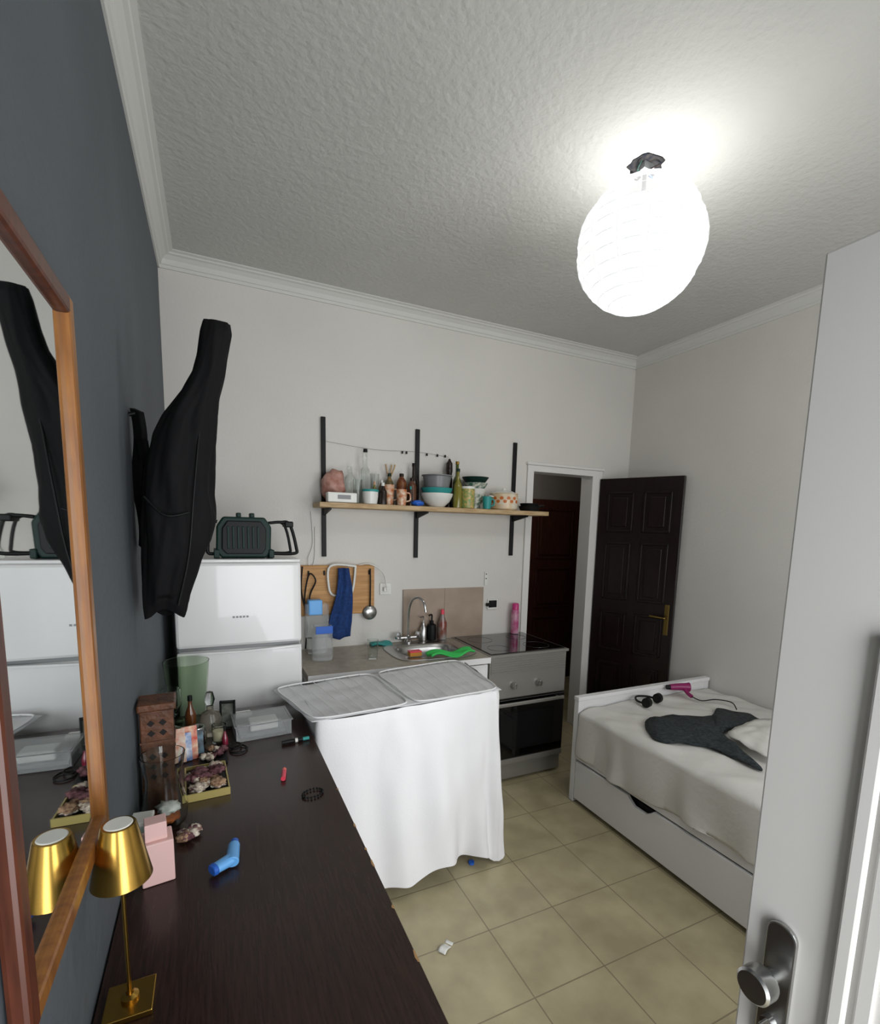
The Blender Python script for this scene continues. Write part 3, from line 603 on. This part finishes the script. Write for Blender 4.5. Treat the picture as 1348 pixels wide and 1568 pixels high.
for k in range(9): g.blob('stone',(-.03+.07*random.random(),-.04+.08*random.random(),.022),.014,cols[(k+1)%4],.6,2.4,(1,1,.7),seed=k+70)

# ---------------- bed
g=G('white_daybed',(0,0,0))
bx0,bx1,by0,by1=2.247,3.44,.35,2.335
g.box('end_board',(bx0+.02,by1-.035,.05),(bx1,by1-.01,.665),M_bedw,.003)
g.box('end_top_rail',(bx0-.005,by1-.045,.665),(bx1+.005,by1,.69),M_bedw,.004)
g.box('corner_post',(bx0,by1-.04,0),(bx0+.04,by1,.67),M_bedw,.003)
g.box('corner_post_right',(bx1-.04,by1-.04,0),(bx1,by1,.67),M_bedw,.003)
g.box('corner_post_near',(bx0,by0,0),(bx0+.04,by0+.04,.67),M_bedw,.003)
g.box('near_end_board',(bx0+.02,by0,.05),(bx1,by0+.025,.665),M_bedw,.003)
g.box('side_rail',(bx0+.008,by0+.03,.285),(bx0+.03,by1-.04,.42),M_bedw,.002)
g.box('inner_base',(bx0+.03,by0+.03,.28),(bx1,by1-.04,.34),M_bedw,0)
dy=[by0+.05,1.70,1.84,by1-.045]
pl=[(dy[0],.03),(dy[3],.03),(dy[3],.275),(1.86,.275),(1.84,.255),(1.81,.235),(1.73,.235),(1.70,.255),(1.68,.275),(dy[0],.275)]
g.prism('drawer_front',pl,0,bx0,bx0+.02,M_bedw,.002)
g.box('drawer_box',(bx0+.03,by0+.06,.04),(bx1-.05,by1-.06,.26),M_black,0)
g.box('mattress',(bx0+.04,by0+.035,.34),(bx1-.01,by1-.045,.585),M_bed,.03)
def blank(u,v):
    y=by1-.05-(by1-by0-.09)*u
    Lx=1.16;tot=Lx+.30;s_=v*tot
    n1=noise.noise(Vector((u*7,v*5,1)));n2=noise.noise(Vector((u*18,v*12,5)))
    if s_<Lx:
        x=bx1-.02-s_;zz=.612+.012*n1+.006*n2+.014*max(0,noise.noise(Vector((u*12+v*10,v*3,9))))
        e=(Lx-s_)
        if e<.06: zz-=(.06-e)**2*5
        return (x,y,zz)
    d=s_-Lx
    lim=.27+.02*math.sin(u*9)
    d=min(d,lim)
    q=d/.3
    x=bx1-.02-Lx-.012-.012*q-.016*q*math.sin(u*46+2*n1)-.012*n1-.012*q*math.sin(u*23+q*3)
    return (min(x,bx0+.004),y,.595-d)
g.surf('blanket',blank,150,90,M_bed,thick=.004)
def tri(name,pts,loc,m,z0,th=.006):
    g=G(name,loc);bm=bmesh.new()
    P=catmull([(x,y,0) for x,y in pts],5,True)
    c=sum(P,Vector())/len(P)
    rings=[]
    for k in range(6):
        f=1-k/6;rings.append([bm.verts.new(c+(p-c)*f+Vector((0,0,z0+.012*noise.noise((p*f)*14)+.004*k))) for p in P])
    e=bm.verts.new(c+Vector((0,0,z0+.02)))
    for A,B in zip(rings,rings[1:]):
        for i in range(len(P)): j=(i+1)%len(P);bm.faces.new((A[i],A[j],B[j],B[i]))
    for i in range(len(P)): bm.faces.new((rings[-1][i],rings[-1][(i+1)%len(P)],e))
    mkobj('cloth',bm,m,g.e,True,thick=th);return g
tri('black_lace_top',[(2.475,1.972),(2.683,1.966),(2.872,1.869),(3.063,1.944),(3.108,1.867),(3.153,1.814),(3.103,1.702),(2.896,1.683),(2.799,1.693),(2.674,1.632),(2.589,1.459),(2.516,1.322),(2.495,1.372),(2.498,1.535),(2.439,1.639),(2.318,1.722),(2.33,1.819)],(0,0,0),M_garm,.632)
tri('white_paper_bag',[(2.69,1.62),(2.88,1.665),(3.09,1.675),(3.12,1.5),(2.85,1.38),(2.61,1.34),(2.63,1.46)],(0,0,0),M_cer,.658)
g=G('headphones',(2.72,2.185,.628),rz=15);g.e.scale=(.9,.8,.9)
g.tube('band',[(-.08,-.02,.02),(-.075,.05,.022),(0,.10,.025),(.075,.05,.022),(.08,-.02,.02)],.008,M_black)
for s_ in(-1,1): g.cyl('earcup',(s_*.095,-.035,.03),(s_*.06,-.035,.03),.035,M_black)
g=G('hair_dryer',(3.06,2.225,.655),rz=-25);g.e.scale=(.72,.72,.72)
g.tube('barrel',[(-.1,0,.035),(-.03,0,.04),(.05,0,.04),(.08,0,.04)],lambda t:.026+.018*t,M_hot,seg=18)
g.tube('handle',[(.03,-.01,.03),(.04,-.07,.0),(.05,-.12,-.01)],.017,M_hot,seg=12)
g.tube('nozzle',[(-.13,0,.034),(-.1,0,.035)],.022,M_black,seg=16)
g.tube('cord',[(.05,-.12,-.01),(.1,-.2,-.02),(.25,-.16,-.02),(.36,-.22,-.022),(.3,-.4,-.02)],.005,M_black)

g=G('paper_scrap',(1.03,1.62,.001),rz=35);g.surf('paper',lambda u,v:((u-.5)*.07,(v-.5)*.035,.004+.006*math.sin(u*6)),8,4,M_cer,thick=.001)
g=G('blue_bottle_cap',(1.37,2.03,.001));g.lathe('cap',[(0,0),(.015,0),(.015,.012),(0,.014)],M_blueD)

# ---------------- lights
def area(n,loc,rot,sx,sy,pw,col):
    l=bpy.data.lights.new(n,'AREA');l.shape='RECTANGLE';l.size=sx;l.size_y=sy;l.energy=pw;l.color=col
    o=bpy.data.objects.new(n,l);o.location=loc;o.rotation_euler=rot;S.collection.objects.link(o)
area('doorway_daylight',(.64,YN-.5,1.25),(math.radians(90),0,0),.8,2.0,44,(.96,.98,1))
area('window_fill_light',((wx0+wx1)/2,YN-.12,(wz0+wz1)/2),(math.radians(90),0,0),1.6,1.4,33,(.97,.98,1))  # added fill light, shining in through the made-up window
def point(n,loc,r,pw,col):
    l=bpy.data.lights.new(n,'POINT');l.shadow_soft_size=r;l.energy=pw;l.color=col
    o=bpy.data.objects.new(n,l);o.location=loc;S.collection.objects.link(o)
point('lantern_bulb',(1.82,1.58,2.79),.10,36,(1,.99,.97))
point('hall_fill',(3.0,3.9,2.3),.08,5,(1,.93,.85))  # added fill to brighten the hall, no fixture modelled
w=bpy.data.worlds.new('World');S.world=w;w.use_nodes=True
w.node_tree.nodes['Background'].inputs[0].default_value=(.8,.88,1,1);w.node_tree.nodes['Background'].inputs[1].default_value=.5

# ---------------- camera
a,p,r=0.441,-0.133,0.025
F=Vector((math.sin(a)*math.cos(p),math.cos(a)*math.cos(p),math.sin(p)))
R0=Vector((math.cos(a),-math.sin(a),0));U0=R0.cross(F)
Rv=R0*math.cos(r)+U0*math.sin(r);Uv=-R0*math.sin(r)+U0*math.cos(r)
cam=bpy.data.cameras.new('Camera');co=bpy.data.objects.new('Camera',cam);S.collection.objects.link(co)
co.matrix_world=Matrix(((Rv.x,Uv.x,-F.x,.219),(Rv.y,Uv.y,-F.y,0),(Rv.z,Uv.z,-F.z,1.715),(0,0,0,1)))
cam.sensor_fit='HORIZONTAL';cam.sensor_width=36;cam.lens=36*751.674/1348
cam.shift_x=-.00487;cam.shift_y=.0925;cam.clip_start=.02
S.camera=co
